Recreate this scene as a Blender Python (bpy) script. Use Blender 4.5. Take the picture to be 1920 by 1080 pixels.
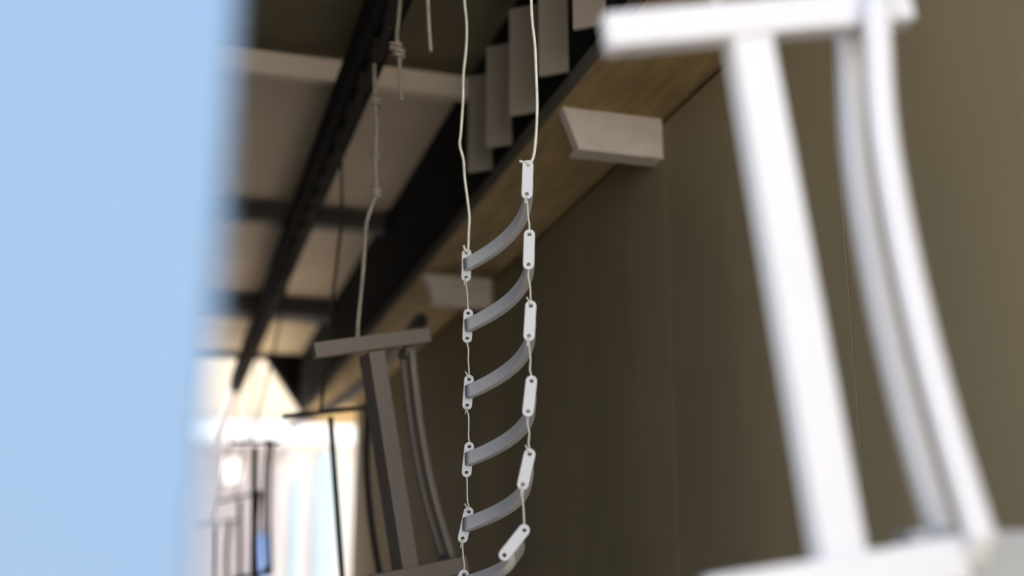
import bpy, bmesh, math, random
from mathutils import Vector, Matrix
random.seed(7)
for o in list(bpy.data.objects): bpy.data.objects.remove(o)
SC = bpy.context.scene
COL = SC.collection

# ------------------------------------------------------------------ camera
F = 2200.0                       # focal length in pixels of the 1920 frame
PITCH = math.atan2(590, F)
YAW = math.radians(16.6225)      # camera looks this far right of the hall's axis (+Y)
EYE = Vector((0, 0, 1.5))
cd = bpy.data.cameras.new('camera'); cam = bpy.data.objects.new('camera', cd); COL.objects.link(cam)
cd.sensor_width = 36; cd.lens = 36 * F / 1920; cd.clip_start = .02; cd.clip_end = 200
cam.location = EYE; cam.rotation_euler = (math.pi / 2 + PITCH, 0, -YAW)
cd.dof.use_dof = True; cd.dof.focus_distance = 1.89; cd.dof.aperture_fstop = 1.45; cd.dof.aperture_blades = 9
SC.camera = cam

# ------------------------------------------------------------------ light
w = bpy.data.worlds.new('world'); SC.world = w; w.use_nodes = True
nt = w.node_tree; bg = nt.nodes['Background']
sky = nt.nodes.new('ShaderNodeTexSky'); sky.sky_type = 'NISHITA'; sky.sun_disc = False
sky.sun_elevation = math.radians(50); sky.sun_rotation = math.radians(-39)
sky.air_density = 1.0; sky.dust_density = 2.5; sky.ozone_density = 1.0
nt.links.new(sky.outputs[0], bg.inputs[0]); bg.inputs[1].default_value = .42
sl = bpy.data.lights.new('sun', 'SUN'); so = bpy.data.objects.new('sun', sl); COL.objects.link(so)
sl.energy = 14; sl.angle = math.radians(.6); sl.color = (1, .93, .82)
so.rotation_euler = Vector((-.40, .50, .77)).to_track_quat('Z', 'Y').to_euler()
SC.view_settings.view_transform = 'Standard'; SC.view_settings.look = 'None'
SC.view_settings.gamma = 1; SC.view_settings.use_curve_mapping = False
SC.view_settings.exposure = 0.42

# ------------------------------------------------------------------ pixel rays
def ray(px, py):
    x, y = px - 960, 540 - py
    hy = F * math.cos(PITCH) - y * math.sin(PITCH); hz = F * math.sin(PITCH) + y * math.cos(PITCH)
    c, s = math.cos(YAW), math.sin(YAW)
    return Vector((x * c + hy * s, -x * s + hy * c, hz)) / F
def at_depth(px, py, d): return EYE + ray(px, py) * d
def at_x(px, py, X): r = ray(px, py); return EYE + r * (X / r.x)
def at_y(px, py, Y): r = ray(px, py); return EYE + r * (Y / r.y)
def at_hy(px, py, h):            # vertical plane square to the camera's heading
    r = ray(px, py); return EYE + r * (h / (r.x * math.sin(YAW) + r.y * math.cos(YAW)))
def on_plane(px, py, o, a):      # vertical plane through o, running along (cos a, sin a)
    n = Vector((-math.sin(a), math.cos(a), 0)); r = ray(px, py)
    return EYE + r * ((o - EYE).dot(n) / r.dot(n))

# ------------------------------------------------------------------ materials
def mat(name, col, rough=.6, metal=0., var=.12, scale=6., bump=0., bscale=60., stretch=(1, 1, 1), spec=.5):
    m = bpy.data.materials.new(name); m.use_nodes = True; t = m.node_tree; b = t.nodes['Principled BSDF']
    b.inputs['Roughness'].default_value = rough; b.inputs['Metallic'].default_value = metal
    b.inputs['Specular IOR Level'].default_value = spec
    tc = t.nodes.new('ShaderNodeTexCoord'); mp = t.nodes.new('ShaderNodeMapping'); mp.inputs['Scale'].default_value = stretch
    t.links.new(tc.outputs['Object'], mp.inputs[0])
    n = t.nodes.new('ShaderNodeTexNoise'); n.inputs['Scale'].default_value = scale; n.inputs['Detail'].default_value = 5
    t.links.new(mp.outputs[0], n.inputs['Vector'])
    r = t.nodes.new('ShaderNodeValToRGB'); e = r.color_ramp.elements
    e[0].position = .3; e[1].position = .7
    e[0].color = [c * (1 - var) for c in col] + [1]; e[1].color = [min(1, c * (1 + var)) for c in col] + [1]
    t.links.new(n.outputs['Fac'], r.inputs[0]); t.links.new(r.outputs[0], b.inputs['Base Color'])
    if bump:
        n2 = t.nodes.new('ShaderNodeTexNoise'); n2.inputs['Scale'].default_value = bscale; n2.inputs['Detail'].default_value = 4
        t.links.new(mp.outputs[0], n2.inputs['Vector'])
        bp = t.nodes.new('ShaderNodeBump'); bp.inputs['Strength'].default_value = bump; bp.inputs['Distance'].default_value = .004
        t.links.new(n2.outputs['Fac'], bp.inputs['Height']); t.links.new(bp.outputs[0], b.inputs['Normal'])
    return m
M = dict(
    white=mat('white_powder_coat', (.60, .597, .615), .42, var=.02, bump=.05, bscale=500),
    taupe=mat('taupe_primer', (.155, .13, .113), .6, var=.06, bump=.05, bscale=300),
    oldwire=mat('dull_old_wire', (.24, .21, .17), .6, .1, var=.2, scale=60),
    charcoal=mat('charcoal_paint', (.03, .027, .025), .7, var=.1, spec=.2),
    shadegrey=mat('shaded_bar_grey', (.33, .345, .35), .5, .2, var=.08),
    wire=mat('galvanised_wire', (.66, .65, .56), .5, .25, var=.15, scale=60),
    panel=mat('olive_panel_paint', (.235, .19, .112), .75, spec=.2, var=.14, scale=2.2, stretch=(1, 1.6, .35), bump=.04, bscale=25),
    ply=mat('brown_board', (.34, .24, .10), .75, var=.25, scale=9, stretch=(4, .6, 1), bump=.25, bscale=30),
    bracket=mat('beige_bracket_paint', (.56, .50, .43), .65, var=.09, scale=25, bump=.2, bscale=120),
    slat=mat('grey_brown_blade_paint', (.24, .205, .165), .6, var=.06, scale=4, stretch=(1, 1, .3)),
    fascia=mat('dull_brown_fascia', (.12, .10, .08), .8, var=.12, scale=5, spec=.2),
    dark=mat('near_black_sheet', (.009, .009, .008), .9, spec=.15, var=.25, scale=3),  # near black; on the upper wall the colour holds the missing light
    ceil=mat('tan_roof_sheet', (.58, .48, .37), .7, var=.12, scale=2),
    olive=mat('shaded_bay_olive', (.13, .105, .06), .8, var=.15, scale=3),  # darkened to hold the shade of the first ceiling bay
    beam=mat('cream_beam_paint', (.70, .58, .46), .6, var=.08, scale=4),
    dbeam=mat('dark_purlin_paint', (.06, .052, .045), .6, var=.15, scale=4),
    track=mat('oily_black_steel', (.014, .012, .011), .85, 0., spec=.12, var=.3, scale=12),
    chain=mat('brown_oily_chain', (.04, .033, .028), .8, 0., spec=.15, var=.3, scale=30),
    floor=mat('concrete_floor', (.17, .15, .13), .8, var=.12, scale=2, bump=.1),
    blue=mat('pale_blue_paint', (.185, .285, .42), .45, var=.03, scale=1.2),
    lwall=mat('brown_wall_paint', (.06, .052, .04), .8, var=.06, scale=2),
    cream=mat('cream_render', (.76, .62, .43), .9, var=.05, scale=2),
    ewhite=mat('white_render', (.88, .87, .84), .85, var=.04, scale=2),
    egrey=mat('greyish_render', (.66, .62, .58), .9, var=.06, scale=2),
    shed=mat('mauve_grey_render', (.34, .31, .32), .9, var=.06, scale=2),
    bluep=mat('mid_blue_paint', (.20, .32, .62), .6, var=.05),
    eblue=mat('light_blue_door_paint', (.44, .55, .60), .6, var=.05, scale=3),
    ground=mat('sandy_yard', (.74, .67, .55), .95, var=.12, scale=1.5, bump=.1),
    rubber=mat('black_rubber', (.02, .02, .02), .55, var=.2, scale=20),
)

# ------------------------------------------------------------------ builders
def link(name, me, m, parent=None, smooth=False):
    if m and not me.materials: me.materials.append(m)
    if smooth:
        for p in me.polygons: p.use_smooth = True
    o = bpy.data.objects.new(name, me); COL.objects.link(o)
    if parent: o.parent = parent
    return o
def empty(name, loc):
    o = bpy.data.objects.new(name, None); COL.objects.link(o); o.location = loc; o.empty_display_size = .05; return o
def tag(o, label=None, cat=None, group=None, kind=None):
    if label: o['label'] = label
    if cat: o['category'] = cat
    if group: o['group'] = group
    if kind: o['kind'] = kind
    return o
def org(parent): return parent.location.copy() if parent else Vector((0, 0, 0))
def bm_link(name, bm, m, parent=None, smooth=False, shift=True):
    if parent is not None and shift:
        q = parent.location if parent.parent is None else parent.parent.location + parent.location
        bmesh.ops.translate(bm, verts=bm.verts, vec=-q)
    bmesh.ops.recalc_face_normals(bm, faces=bm.faces)
    me = bpy.data.meshes.new(name); bm.to_mesh(me); bm.free()
    return link(name, me, m, parent, smooth)
def box_bm(c, ux, uy, uz, sx, sy, sz, bev=0., bm=None):
    """box centred at c with unit axes and full sizes"""
    b = bmesh.new()
    v = [b.verts.new(Vector(c) + ux * (i * sx / 2) + uy * (j * sy / 2) + uz * (k * sz / 2)) for i in (-1, 1) for j in (-1, 1) for k in (-1, 1)]
    for f in ((0, 1, 3, 2), (4, 6, 7, 5), (0, 4, 5, 1), (2, 3, 7, 6), (0, 2, 6, 4), (1, 5, 7, 3)): b.faces.new([v[i] for i in f])
    bmesh.ops.recalc_face_normals(b, faces=b.faces)
    if bev: bmesh.ops.bevel(b, geom=list(b.edges), offset=bev, segments=2, affect='EDGES', profile=.7)
    if bm is None: return b
    me = bpy.data.meshes.new('tmp'); b.to_mesh(me); b.free(); bm.from_mesh(me); bpy.data.meshes.remove(me); return bm
X3, Y3, Z3 = Vector((1, 0, 0)), Vector((0, 1, 0)), Vector((0, 0, 1))
def abox(x0, x1, y0, y1, z0, z1, bev=0., bm=None):
    return box_bm(((x0 + x1) / 2, (y0 + y1) / 2, (z0 + z1) / 2), X3, Y3, Z3, x1 - x0, y1 - y0, z1 - z0, bev, bm)
def sweep_bm(pts, prof, ref=Z3, bm=None, closed_prof=True):
    """sweep a closed 2-D profile (list of (s,t)) along pts; s axis = side, t axis = ref-ish"""
    b = bm or bmesh.new(); n = len(pts); rings = []
    for i, p in enumerate(pts):
        t = (pts[min(i + 1, n - 1)] - pts[max(i - 1, 0)]).normalized()
        s = t.cross(ref)
        if s.length < 1e-4: s = t.cross(X3)
        s.normalize(); u = s.cross(t).normalized()
        rings.append([b.verts.new(p + s * a + u * c) for a, c in prof])
    k = len(prof)
    for i in range(n - 1):
        for j in range(k): b.faces.new((rings[i][j], rings[i][(j + 1) % k], rings[i + 1][(j + 1) % k], rings[i + 1][j]))
    b.faces.new(rings[0]); b.faces.new(list(reversed(rings[-1])))
    return b
def circ(r, n=10): return [(r * math.cos(2 * math.pi * i / n), r * math.sin(2 * math.pi * i / n)) for i in range(n)]
def rrect(wd, ht, r, n=3):
    out = []
    for cx, cy, a0 in ((wd / 2 - r, ht / 2 - r, 0), (-wd / 2 + r, ht / 2 - r, 90), (-wd / 2 + r, -ht / 2 + r, 180), (wd / 2 - r, -ht / 2 + r, 270)):
        for i in range(n + 1):
            a = math.radians(a0 + 90 * i / n); out.append((cx + r * math.cos(a), cy + r * math.sin(a)))
    return out
def smooth_path(pts, sub=6):
    out = []; n = len(pts)
    for i in range(n - 1):
        p0, p1, p2, p3 = pts[max(i - 1, 0)], pts[i], pts[i + 1], pts[min(i + 2, n - 1)]
        for k in range(sub):
            t = k / sub
            out.append(.5 * ((2 * p1) + (p2 - p0) * t + (2 * p0 - 5 * p1 + 4 * p2 - p3) * t * t + (3 * p1 - p0 - 3 * p2 + p3) * t ** 3))
    out.append(pts[-1]); return out
def cyl_bm(a, b_, r, n=12, bm=None): return sweep_bm([Vector(a), Vector(b_)], circ(r, n), bm=bm)
def prism_bm(poly, dirv, bm=None):
    b = bm or bmesh.new(); v0 = [b.verts.new(p) for p in poly]; v1 = [b.verts.new(p + dirv) for p in poly]; k = len(poly)
    b.faces.new(v0); b.faces.new(list(reversed(v1)))
    for i in range(k): b.faces.new((v0[i], v0[(i + 1) % k], v1[(i + 1) % k], v1[i]))
    return b

# ------------------------------------------------------------------ the setting
Y0, YE = -.15, 7.0               # open near end, end wall
XW, XL = 1.0, -.25               # right panel wall, left wall
ZS, ZC = 2.528, 2.95             # soffit underside, ceiling underside
XF = .765                        # outer face of the ledge
YW = 6.3                         # the panel wall ends here; a side doorway follows
tag(bm_link('floor', abox(-6, 1.6, -7, 4.9, -.1, 0), M['floor']), 'grey concrete floor of the near half of the workshop', 'floor', kind='structure')
tag(bm_link('yard_ground', abox(-30, 40, -40, 45, -.2, -.1), M['ground']), 'sandy sunlit yard around the workshop', 'ground', kind='structure')
tag(bm_link('wall_left', abox(XL - .2, XL, 1.05, YE, 0, ZC), M['lwall']), 'brown painted wall on the left side', 'wall', kind='structure')
tag(bm_link('ceiling', abox(XL - .2, 1.6, .45, YE + .2, ZC, ZC + .1), M['ceil']), 'tan sheet ceiling above the conveyor', 'ceiling', kind='structure')
# right wall: backing with single sheet panels standing proud of it
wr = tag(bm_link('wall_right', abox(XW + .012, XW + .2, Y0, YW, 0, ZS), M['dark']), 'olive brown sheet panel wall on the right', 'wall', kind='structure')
pm = None; seams = [1.53 + .665 * k for k in range(-4, 9)]
for k in range(len(seams) - 1):
    a, b = seams[k] + .0012, min(seams[k + 1], YW) - .0012
    if a > YW - .05: break
    tag(bm_link('wall_panel', abox(XW, XW + .014, a, b, .06, ZS - .016, .0012), M['panel'], wr))
tag(bm_link('baseboard_right', abox(XW - .01, XW, Y0, YW, 0, .06), M['dark'], None), 'dark kick strip under the right wall', 'baseboard', kind='structure')
# ledge over the right wall: upper wall coloured dark for its shade, brown soffit board under it
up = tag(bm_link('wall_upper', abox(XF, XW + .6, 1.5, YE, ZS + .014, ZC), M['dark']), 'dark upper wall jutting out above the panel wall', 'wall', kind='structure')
tag(bm_link('soffit_board', abox(XF - .004, XW + .6, 1.5, YE, ZS, ZS + .014, .002), M['ply'], up), 'brown board closing the underside')
bm_link('fascia_board', abox(XF - .010, XF, 1.5, YE, ZS, ZS + .034, .002), M['fascia'], up)
# end wall: dark, with an opening that has a cut-off corner
def e(px, py): return at_y(px, py, YE)
opening = [Vector((-.2, YE, 0)), Vector((-.2, YE, e(430, 668).z)), e(500, 668), e(572, 776), Vector((e(572, 776).x, YE, 0))]
poly = [Vector((XL, YE, 0)), Vector((XL, YE, ZC)), Vector((XW + .25, YE, ZC)), Vector((XW + .25, YE, e(572, 776).z)), opening[3], opening[2], opening[1], opening[0]]
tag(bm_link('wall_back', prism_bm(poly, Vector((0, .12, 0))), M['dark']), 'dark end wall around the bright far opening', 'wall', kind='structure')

# boards added per bay: shade painted into the first, brightness into the last
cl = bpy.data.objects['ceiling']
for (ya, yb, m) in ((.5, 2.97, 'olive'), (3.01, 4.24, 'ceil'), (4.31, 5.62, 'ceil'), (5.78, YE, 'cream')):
    bm_link('bay_tone_board', abox(XL, XF - .002, ya, yb, ZC - .008, ZC), M[m], cl)
# ceiling beams
for i, (Y, hgt, wid, m, lab) in enumerate([
        (2.97, .07, .04, 'beam', 'pale beige ceiling beam, nearest of the cross beams'),
        (4.24, .075, .07, 'dbeam', 'thin dark ceiling purlin behind the pale beam'),
        (5.62, .10, .16, 'dbeam', 'dark ceiling beam before the brightest ceiling bay'),
        ]):
    b = abox(XL, XF - .002, Y, Y + wid, ZC - hgt, ZC - .001, .006)
    tag(bm_link('ceiling_beam', b, M[m]), lab, 'beam', 'cross beams under the ceiling')

# brackets under the ledge
def bracket(Y, lab):
    root = tag(empty('ledge_bracket', (XW - .12, Y, ZS - .095)), lab, 'bracket', 'angled brackets under the ledge')
    p = [(XF + .005, ZS - .001), (XW, ZS - .001), (XW, ZS - .088), (XF + .04, ZS - .088)]
    bm_link('gusset', prism_bm([Vector((x, Y, z)) for x, z in p], Vector((0, .03, 0))), M['bracket'], root)
    bm_link('bottom_flange', abox(XF + .037, XW, Y - .004, Y + .05, ZS - .096, ZS - .088, .001), M['bracket'], root)
bracket(2.2, 'beige slant-ended bracket under the ledge, the nearer and sharper one')
bracket(3.58, 'beige slant-ended bracket under the ledge behind the upper left of the wire ladder')

# vertical blades on the upper wall
blades = ['nearest grey-brown upright blade above the ledge, cut off by the picture top',
          'grey-brown upright blade above the ledge, second nearest, left of the white frame bar',
          'grey-brown upright blade right behind the right hanging wire, third nearest',
          'grey-brown upright blade between the two hanging wires, fourth nearest',
          'dim grey-brown upright blade, farthest of the row above the ledge']
for (y, lab) in zip((1.93, 2.145, 2.36, 2.56, 2.735), blades):
    a = Vector((.700, y, 0)); b = Vector((.752, y - .041, 0)); ux = (b - a).normalized(); uy = Z3.cross(ux)
    root = tag(empty('upright_blade', (XF, y - .03, 2.56)), lab, 'louvre blade', 'upright blades above the ledge')
    c = (a + b) / 2 + Z3 * (2.562 + 2.827) / 2
    bm_link('blade', box_bm(c, ux, uy, Z3, (b - a).length, .012, .265, .002), M['slat'], root)
    bm_link('fixing_strip', abox(XF - .012, XF, y - .055, y - .02, 2.60, 2.78, .002), M['dark'], root)

# ------------------------------------------------------------------ conveyor
XC, ZT = .40, 1.5 + 1.235
conv = tag(empty('overhead_conveyor', (XC, 0, ZT)), 'dark oily overhead conveyor track with chain running to the far opening', 'conveyor')
YT = 7.15
bm_link('outer_track', abox(XC - .025, XC + .025, YT, 9.8, ZT, ZT + .06, .004), M['shed'], conv)
bm_link('track', abox(XC - .038, XC + .038, Y0, YT, ZT, ZT + .075, .004), M['track'], conv)
for sx in (-1, 1): bm_link('lower_lip', abox(XC + sx * .024 - .012, XC + sx * .024 + .012, Y0, YT, ZT - .014, ZT - .004, .002), M['track'], conv)
bl = abox(-.016, .016, -.05, .05, -.008, .008); bmesh.ops.bevel(bl, geom=list(bl.edges), offset=.004, segments=2, affect='EDGES')
lm = bpy.data.meshes.new('chain_link'); bl.to_mesh(lm); bl.free(); lm.materials.append(M['chain'])
k = 0; y = 1.7
while y < YT - .1:
    o = link('chain_link', lm, None, conv); o.location = (0.002, y, -.03); o.rotation_euler = (0, math.pi / 2 * (k % 2), random.uniform(-.05, .05)); y += .088; k += 1
tb = abox(-.004, .004, -.02, .02, -.045, .055)
for s in (-1, 1): tb = box_bm((s * .018, 0, .018), X3, Y3, Z3, .014, .032, .032, .006, tb)
tm = bpy.data.meshes.new('trolley'); tb.to_mesh(tm); tb.free(); tm.materials.append(M['chain'])
for i in range(17):
    o = link('trolley', tm, None, conv); o.location = (0, 1.78 + i * .32, 0)
for Y in (3.0, 4.275, 5.70):
    bm_link('drop_rod', cyl_bm((XC, Y, ZT + .07), (XC, Y, ZC - .06), .008), M['track'], conv)

def wire(name, pts, r, lab, cat='wire', group=None, m='wire', sub=5, n=7, extra=()):
    P = smooth_path(pts, sub) if sub > 1 else pts
    if not extra:
        o = bm_link(name, sweep_bm(P, circ(r, n), ref=Y3), M[m], None, True)
        return tag(o, lab, cat, group)
    root = tag(empty(name, pts[-1]), lab, cat, group)
    bm_link('strand', sweep_bm(P, circ(r, n), ref=Y3), M[m], root, True)
    for nm, q in extra: bm_link(nm, sweep_bm(smooth_path(q, 4), circ(r * .9, n), ref=Y3 + X3 * .3), M[m], root, True)
    return root
def knot(c, r, turns=2.2, h=.02):
    return [c + Vector((r * math.cos(t * 2 * math.pi * turns / 14), .6 * r * math.sin(t * 2 * math.pi * turns / 14), h * (.5 - t / 14))) for t in range(15)]

# ------------------------------------------------------------------ hanging frames
def frame(name, lab, o, a, pts, m, group, sc=1., cross=0., rod=.0145, rd=(-.002, .04), pd=.055, thin=0):
    """o: point where the wire meets the bar; a: heading of the frame; pts: (along, up) positions of its joints"""
    wv = Vector((math.cos(a), math.sin(a), 0)); nv = Vector((-math.sin(a), math.cos(a), 0))   # nv points away from the camera
    P = lambda k, d=0.: o + wv * pts[k][0] + Z3 * pts[k][1] + nv * d
    base = (P('BL') + P('BR')) / 2
    root = tag(empty(name, base), lab, 'metal frame', group)
    def bar(nm, A, B, wd, dp, ext=0.):
        t = (B - A).normalized(); s = nv.cross(t).normalized()
        return bm_link(nm, box_bm((A + B) / 2, t, s, nv, (B - A).length + ext, wd, dp, .003), M[m], root)
    bar('top_bar', P('TL'), P('TR'), .030 * sc, .022)
    bar('bottom_bar', P('BL'), P('BR'), .032 * sc, .026)
    bar('post', P('PT', pd / 2 - .008), P('PB', pd / 2 - .008), .034 * sc, pd)
    def arc(keys, d, r):
        q = smooth_path([P(k, d) for k in keys], 6)
        return bm_link('curved_rod', sweep_bm(q, rrect(r, r, r * .3), ref=nv), M[m], root, True)
    for d in rd: arc(('CT', 'Ca', 'Cb', 'Cc', 'CB'), d, rod)
    for kk in ('CT', 'CB'):
        A = P(kk, sum(rd) / 2 + .008); bm_link('joint_block', box_bm(A, wv, nv, Z3, .018, rd[1] - rd[0], .02, .003), M[m], root)
    if cross:
        A = P('CB', .022) - Z3 * .012 - wv * .04; B = A + (wv * math.cos(cross) + nv * math.sin(cross)) * .26
        t = (B - A).normalized(); bm_link('cross_bar', box_bm((A + B) / 2, t, Z3.cross(t), Z3, .26, .03, .05, .003), M['shadegrey'], root)['label'] = 'cross bar painted grey for shade'  # grey colour stands in for shade on this bar
    return root
def trace(pix, o, a):
    wv = Vector((math.cos(a), math.sin(a), 0)); out = {}
    for k, q in pix.items():
        d = on_plane(q[0], q[1], o, a) - o; out[k] = (d.dot(wv), d.z)
    return out
# near white frame
aN = math.radians(-10); oN = at_depth(1346, 68, .95)
pN = trace(dict(TL=(1134, 66), TR=(1700, 14), PT=(1406, 70), PB=(1584, 1072), CT=(1622, 16), Ca=(1634, 260), Cb=(1681, 530), Cc=(1745, 790), CB=(1816, 1026), BL=(1330, 1126), BR=(1800, 1047)), oN, aN)
frame('hanging_trestle', 'large bright white metal frame hanging close by at the right', oN, aN, pN, 'white', 'metal frames hanging from the conveyor', cross=math.radians(2), rod=.0195, rd=(-.022, .036), pd=.03)
wire('hanging_wire', [Vector((XC, oN.y, ZT - .03)), oN + Vector((.004, 0, .4)), oN + Vector((0, 0, .012))], .0022, 'hanging wire above the big white frame, out at the top', 'wire')
# taupe frame behind it
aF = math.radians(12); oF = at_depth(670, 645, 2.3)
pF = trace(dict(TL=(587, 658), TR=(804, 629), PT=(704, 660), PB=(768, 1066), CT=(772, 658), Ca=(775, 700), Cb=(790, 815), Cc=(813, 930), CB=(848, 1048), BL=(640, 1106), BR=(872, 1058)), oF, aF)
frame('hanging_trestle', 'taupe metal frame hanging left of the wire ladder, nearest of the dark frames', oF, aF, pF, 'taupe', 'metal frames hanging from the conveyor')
# frames further along share the near frame's outline
dN = {k: Vector(v) for k, v in pN.items()}
def pose(a, t): return {k: (v.x * math.cos(t) - v.y * math.sin(t), v.x * math.sin(t) + v.y * math.cos(t)) for k, v in dN.items()}
far = [((600, 781), 2.95, 2, 0, 'thin black frame next behind the taupe one, seen against the bright doorway'),
       ((470, 836), 4.1, 50, -2, 'small dark frame hanging further back by the far opening'),
       ((440, 938), 5.4, -45, -2, 'blurred dark frame beside the edge of the blue panel, far back'),
       ((392, 985), 6.3, 30, -2, 'faintest farthest frame seen at the blurred edge of the blue panel')]
fo = []
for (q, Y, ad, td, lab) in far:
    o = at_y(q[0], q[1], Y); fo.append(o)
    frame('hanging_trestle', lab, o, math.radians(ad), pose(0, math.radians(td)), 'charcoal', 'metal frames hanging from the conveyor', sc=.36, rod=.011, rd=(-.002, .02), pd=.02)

# wires of those frames and loose ends on the conveyor
p = lambda q, Y: at_y(q[0], q[1], Y)
Yf = oF.y
wire('hanging_wire', [p(z, Yf) for z in ((702, 120), (703, 185), (706, 240), (704, 300), (706, 360), (698, 385), (687, 420), (683, 480), (678, 540), (672, 600), (670, 640))], .0045, m='oldwire', lab=
     'knotted wire holding the taupe frame, left of the wire ladder', extra=[('knot', knot(p((704, 292), Yf), .006)), ('knot', knot(p((707, 362), Yf), .008)), ('knot', knot(p((704, 190), Yf), .009))])
wire('loose_wire', [p(z, 2.13) for z in ((752, -30), (748, 30), (744, 70), (748, 95), (750, 140), (753, 190))], .0042, m='oldwire', lab='short knotted wire end dangling from the conveyor at the top', extra=[('knot', knot(p((742, 88), 2.13), .011)), ('knot', knot(p((748, 100), 2.13), .010))])
wire('loose_wire', [p(z, 1.92) for z in ((800, -40), (803, 20), (805, 60), (808, 97)) ], .0042, m='oldwire', lab='straight loose wire end at the top between conveyor and wire ladder')
wire('hanging_wire', [Vector((XC, 2.95, ZT - .02)), p((641, 395), 2.95), p((634, 470), 2.95), p((624, 560), 2.95), p((612, 690), 2.95), fo[0] + Z3 * .01], .004, 'thin dim wire holding the frame against the bright doorway', extra=[('knot', knot(p((640, 405), 2.95), .012))], m='chain')
for o, lab in zip(fo[1:], ('wire of the small dark frame by the far opening', 'wire of the blurred frame beside the blue panel edge', 'wire of the farthest faint frame')):
    wire('hanging_wire', [Vector((XC, o.y, ZT - .02)), (o + Vector((XC, o.y, ZT))) / 2 + X3 * .01, o + Z3 * .01], .004, lab, m='chain')

# ------------------------------------------------------------------ wire ladder of curved rails
HB, HA = 1.655, 1.945
Bh = [((990, 310), (988, 365)), ((992.6, 440), (991, 497)), ((995.3, 573.7), (991.9, 630.5)), ((996.5, 714.3), (990, 772)), ((993.2, 851.5), (980.4, 908.7)), ((983, 993.6), (945.7, 1041))]
Ah = [((875, 474), (874, 520)), ((877.8, 587), (876, 634.6)), ((879.5, 711), (876, 760)), ((879.9, 837), (874.8, 886)), ((878.8, 959.2), (867.5, 1009.4)), ((870, 1077), (848, 1120))]
HR = .0033
def plate_mesh(sp):
    """stadium plate with two screw holes, holes sp apart along Y, in the XY plane"""
    L, Wd = sp / 2 + .0072, .0078
    cu = bpy.data.curves.new('plate', 'CURVE'); cu.dimensions = '2D'; cu.fill_mode = 'BOTH'; cu.extrude = .0012; cu.bevel_depth = .0003; cu.bevel_resolution = 1
    def loop(q):
        s = cu.splines.new('POLY'); s.points.add(len(q) - 1); s.use_cyclic_u = True
        for i, (x, y) in enumerate(q): s.points[i].co = (x, y, 0, 1)
    out = [(Wd * math.cos(t), L - Wd + Wd * math.sin(t)) for t in [math.pi * i / 12 for i in range(13)]]
    loop(out + [(-x, -y) for x, y in out])
    for s in (1, -1): loop([(HR * math.cos(-2 * math.pi * i / 14), s * sp / 2 + HR * math.sin(-2 * math.pi * i / 14)) for i in range(14)])
    o = bpy.data.objects.new('tmp', cu); COL.objects.link(o)
    me = bpy.data.meshes.new_from_object(o.evaluated_get(bpy.context.evaluated_depsgraph_get())); bpy.data.objects.remove(o)
    return me
order = ['topmost', 'second', 'third', 'fourth', 'fifth', 'lowest']
rails = []
for i in range(6):
    bt, bb = [at_hy(q[0], q[1], HB) for q in Bh[i]]; at, ab = [at_hy(q[0], q[1], HA) for q in Ah[i]]
    cB, cA = (bt + bb) / 2, (at + ab) / 2
    lab = {0: 'topmost curved white rail of the wire ladder, hung on the long wires', 5: 'lowest curved white rail, steeply tipped and cut off at the picture bottom'}.get(i, order[i] + ' curved white rail from the top of the wire ladder')
    root = tag(empty('curved_rail', cA), lab, 'metal rail', 'curved rails strung on the wire ladder')
    chord = cB - cA; hd = Vector((chord.x, chord.y, 0)).normalized(); side = Vector((-hd.y, hd.x, 0))      # side = +X-ish
    if side.x < 0: side = -side
    upA, upB = (at - ab).normalized(), (bt - bb).normalized()
    N = 26; bow = .036; prof = rrect(.0135, .0225, .0022); b = bmesh.new(); rings = []
    for k in range(N + 1):
        s = k / N; c = cA.lerp(cB, s) + side * bow * 4 * s * (1 - s)
        tg = (chord + side * bow * 4 * (1 - 2 * s)).normalized()
        u = upA.lerp(upB, s); u = (u - tg * u.dot(tg)).normalized(); sd = tg.cross(u).normalized()
        rings.append([b.verts.new(c + sd * x + u * z) for x, z in prof])
    kk = len(prof)
    for r0, r1 in zip(rings, rings[1:]):
        for j in range(kk): b.faces.new((r0[j], r0[(j + 1) % kk], r1[(j + 1) % kk], r1[j]))
    b.faces.new(rings[0]); b.faces.new(rings[-1])
    bm_link('curved_bar', b, M['white'], root, True)
    for (t_, b_, c) in ((at, ab, cA), (bt, bb, cB)):
        yv = (t_ - b_).normalized(); nv = Vector((-math.sin(YAW), -math.cos(YAW), 0)); nv = (nv - yv * nv.dot(yv)).normalized(); xv = yv.cross(nv)
        o = link('end_plate', plate_mesh((t_ - b_).length), M['white'], root)
        off = nv * (.0012 if c is cB else -.0012)
        o.matrix_local = Matrix((( xv.x, yv.x, nv.x, c.x - cA.x + off.x), (xv.y, yv.y, nv.y, c.y - cA.y + off.y), (xv.z, yv.z, nv.z, c.z - cA.z + off.z), (0, 0, 0, 1)))
    rails.append((at, ab, bt, bb))
bk = Vector((math.sin(YAW), math.cos(YAW), 0))       # away from the camera
WR = .0018
cR = Vector((math.cos(YAW), -math.sin(YAW), 0))
def jig(a, b, n, amp):
    out = []
    for k in range(1, n): out.append(a.lerp(b, k / n) + cR * random.uniform(-amp, amp))
    return out
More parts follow.
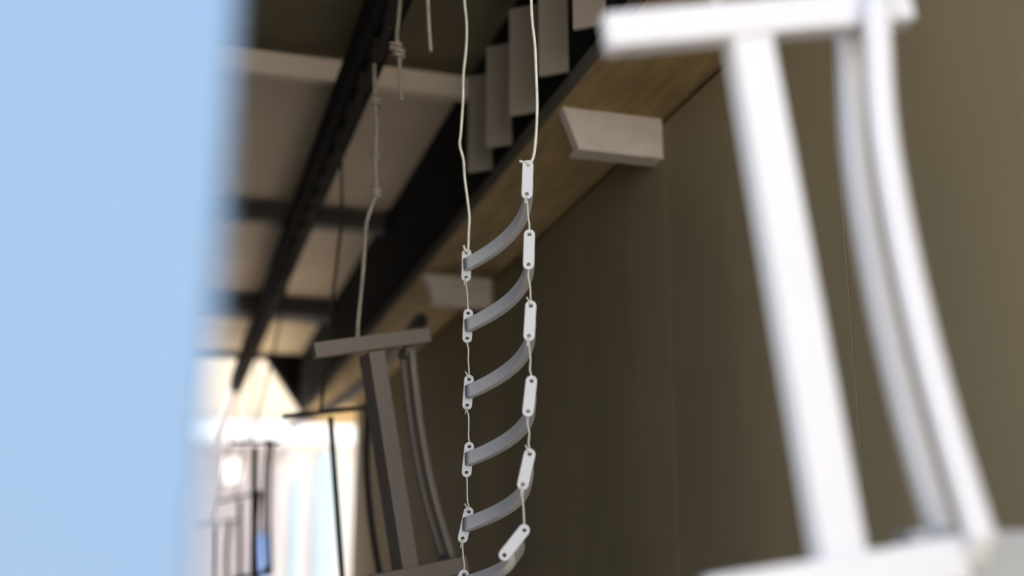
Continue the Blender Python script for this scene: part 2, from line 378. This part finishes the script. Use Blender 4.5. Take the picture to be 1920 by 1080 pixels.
def link_wire(a, b, lab, tail):
    dA, dB = (b - a).normalized() * .0022, (a - b).normalized() * .0022; a = a + dA; b = b + dB
    pts = [a - bk * .0015, a + bk * .004, a + bk * .004 - Z3 * .006] + jig(a + bk * .004, b + bk * .004, 4, .0013) + [b + bk * .004 + Z3 * .006, b + bk * .004, b - bk * .0015]
    tl = [b - bk * .004, b - bk * .005 + Z3 * .006 - cR * .004, b - bk * .003 + Z3 * .010 - cR * .006] if tail else [a - bk * .004, a - bk * .005 - Z3 * .007 - cR * .002, a - bk * .003 - Z3 * .013 - cR * .003]
    wire('link_wire', pts, .0014, lab, 'wire', 'short wires between the ladder rails', sub=4, extra=[('wire_tail', tl)])
for i in range(5):
    link_wire(rails[i][1], rails[i + 1][0], 'short wire joining the left ends of the %s and %s ladder rails' % (order[i], order[i + 1]), i % 2)
    link_wire(rails[i][3], rails[i + 1][2], 'short wire joining the right ends of the %s and %s ladder rails' % (order[i], order[i + 1]), i % 2)
lw = [at_hy(x, y, HA) for x, y in ((872, -160), (872, -60), (871, 0), (875, 45), (874, 90), (869, 140), (868, 190), (864, 250), (862, 272), (869, 300), (871, 330), (876, 370), (880, 405), (879, 435), (878, 462), (876, 472))]
rw = [at_hy(x, y, HB) for x, y in ((990, -330), (994, -120), (996, 0), (998, 40), (1003, 85), (1005, 130), (1007, 190), (1006, 240), (1002, 285), (997, 302), (991, 308))]
zt = ZT + .02
lw.insert(0, Vector((lw[0].x, lw[0].y, zt))); rw.insert(0, Vector((rw[0].x, rw[0].y, zt)))
at, bt = rails[0][0], rails[0][2]
wire('long_wire', lw + [at - bk * .003], .0026, 'long pale wavy wire holding the left end of the ladder', 'wire', 'long wires holding the ladder', extra=[('wire_tail', [at - bk * .004, at - bk * .004 + Z3 * .004 - cR * .003, at - bk * .004 + Z3 * .012 - cR * .005])])
wire('long_wire', rw + [bt - bk * .003], .0024, 'long pale twisted wire holding the right end of the ladder', 'wire', 'long wires holding the ladder', extra=[('wire_tail', [bt - bk * .003 + Z3 * .004, bt - bk * .002 + Z3 * .004 - cR * .006, bt - bk * .003 + Z3 * .006 - cR * .013])])
# hanger bar that carries the two long wires (above the picture)
hA, hB = Vector((lw[0].x, lw[0].y, zt)), Vector((rw[0].x, rw[0].y, zt)); hm = (hA + hB) / 2
root = tag(empty('hanger_bar', hm), 'dark steel hanger bar carrying the two long ladder wires', 'hanger')
bm_link('carrier_bar', box_bm(hm, (hB - hA).normalized(), Z3.cross((hB - hA).normalized()), Z3, (hB - hA).length + .06, .012, .02, .002), M['track'], root)
bm_link('side_arm', box_bm((hm + Vector((XC + .07, hm.y, zt))) / 2, X3, Y3, Z3, hm.x - XC - .07, .02, .014, .002), M['track'], root)

# ------------------------------------------------------------------ sagging cable under the ledge
cb = [at_x(px, py, .74) for px, py in ((790, 600), (745, 652), (700, 702), (668, 730), (637, 751), (600, 772), (565, 787), (545, 796))]
wire('black_cable', cb, .022, 'black cable sagging under the ledge towards the far doorway', 'cable', m='rubber', n=9)

# ------------------------------------------------------------------ blue panel close by at the left
e0 = at_depth(398, 540, .45); pb = bmesh.new(); Rr = .55
ctr = Vector((e0.x - .20, e0.y - .34, 0)); ring = []
root = tag(empty('blue_panel', (e0.x - .3, e0.y, 0)), 'pale blue painted curved metal panel, very close and blurred along the left edge', 'panel')
outer, inner = [], []
a0 = math.atan2(e0.y - ctr.y, e0.x - ctr.x)
for k in range(33):
    a = a0 + math.radians(48) * k / 32
    d = Vector((math.cos(a), math.sin(a), 0)); R_ = (Vector((e0.x, e0.y, 0)) - ctr).length
    outer.append(ctr + d * R_); inner.append(ctr + d * (R_ + .006))
bm_link('sheet', prism_bm([v + Z3 * .03 for v in outer + inner[::-1]], Z3 * 2.4), M['blue'], root)
bm_link('foot_rail', prism_bm([v for v in outer + inner[::-1]], Z3 * .03), M['dark'], root)

# ------------------------------------------------------------------ outside, behind the openings
YB = 12.5
q = lambda px, py: at_y(px, py, YB)
house = tag(empty('yard_house', (-1, YB, -.1)), 'cream house with white band across the yard, overexposed in the far opening', 'building')
zb0, zb1 = q(480, 832).z, q(480, 796).z
bm_link('lower_wall', abox(-9, 8, YB, YB + .3, -.1, zb0), M['egrey'], house)
bm_link('white_band', abox(-9.1, 8.1, YB - .25, YB + .3, zb0, zb1, .02), M['ewhite'], house)
bm_link('upper_wall', abox(-9, 8, YB + .02, YB + .3, zb1, 4.7), M['cream'], house)
for (pa, pb_, za) in ((594, 632, 846), (548, 566, 900)):
    A, B = q(pa, za), q(pb_, za); wn = bm_link('door', abox(A.x, B.x, YB - .05, YB, 0, A.z, .01), M['eblue'], house)
shed = tag(empty('grey_shed', (.3, 10, -.1)), 'low grey shed outside the far opening, below the white band', 'shed')
sx0, sx1, sz = -2.5, at_y(528, 850, 10).x, at_y(470, 838, 10).z
bm_link('shed_wall', abox(sx0, sx1, 10, 10.6, -.1, sz - .06), M['shed'], shed)
bm_link('shed_roof', abox(sx0 - .08, sx1 + .06, 9.9, 10.7, sz - .06, sz), M['shed'], shed)
c = at_y(432, 882, 10); wn = bm_link('window', abox(c.x - .09, c.x + .09, 9.97, 10, c.z - .1, c.z + .1, .01), M['ewhite'], shed)
c = at_y(492, 1030, 10); bm_link('blue_bin_panel', abox(c.x - .06, c.x + .06, 9.96, 10, c.z - .25, c.z + .12, .01), M['bluep'], shed)
side = tag(empty('yard_wall', (5.6, 8, -.1)), 'white rendered yard wall seen through the side doorway', 'wall')
bm_link('wall_slab', abox(5.6, 5.9, 2.5, YB - .3, -.1, 5.5), M['ewhite'], side)

# unseen building added behind the viewer to bounce frontal daylight
hb = tag(empty('bounce_building', (0, -7, -.1)), 'unseen white bounce building added behind the viewer', 'building')
bm_link('bounce_wall', abox(-1.5, 9, -7.3, -7, -.1, 6.5), M['ewhite'], hb)
bm_link('bounce_top', abox(-1.7, 9.2, -7.5, -6.8, 6.5, 6.7), M['egrey'], hb)
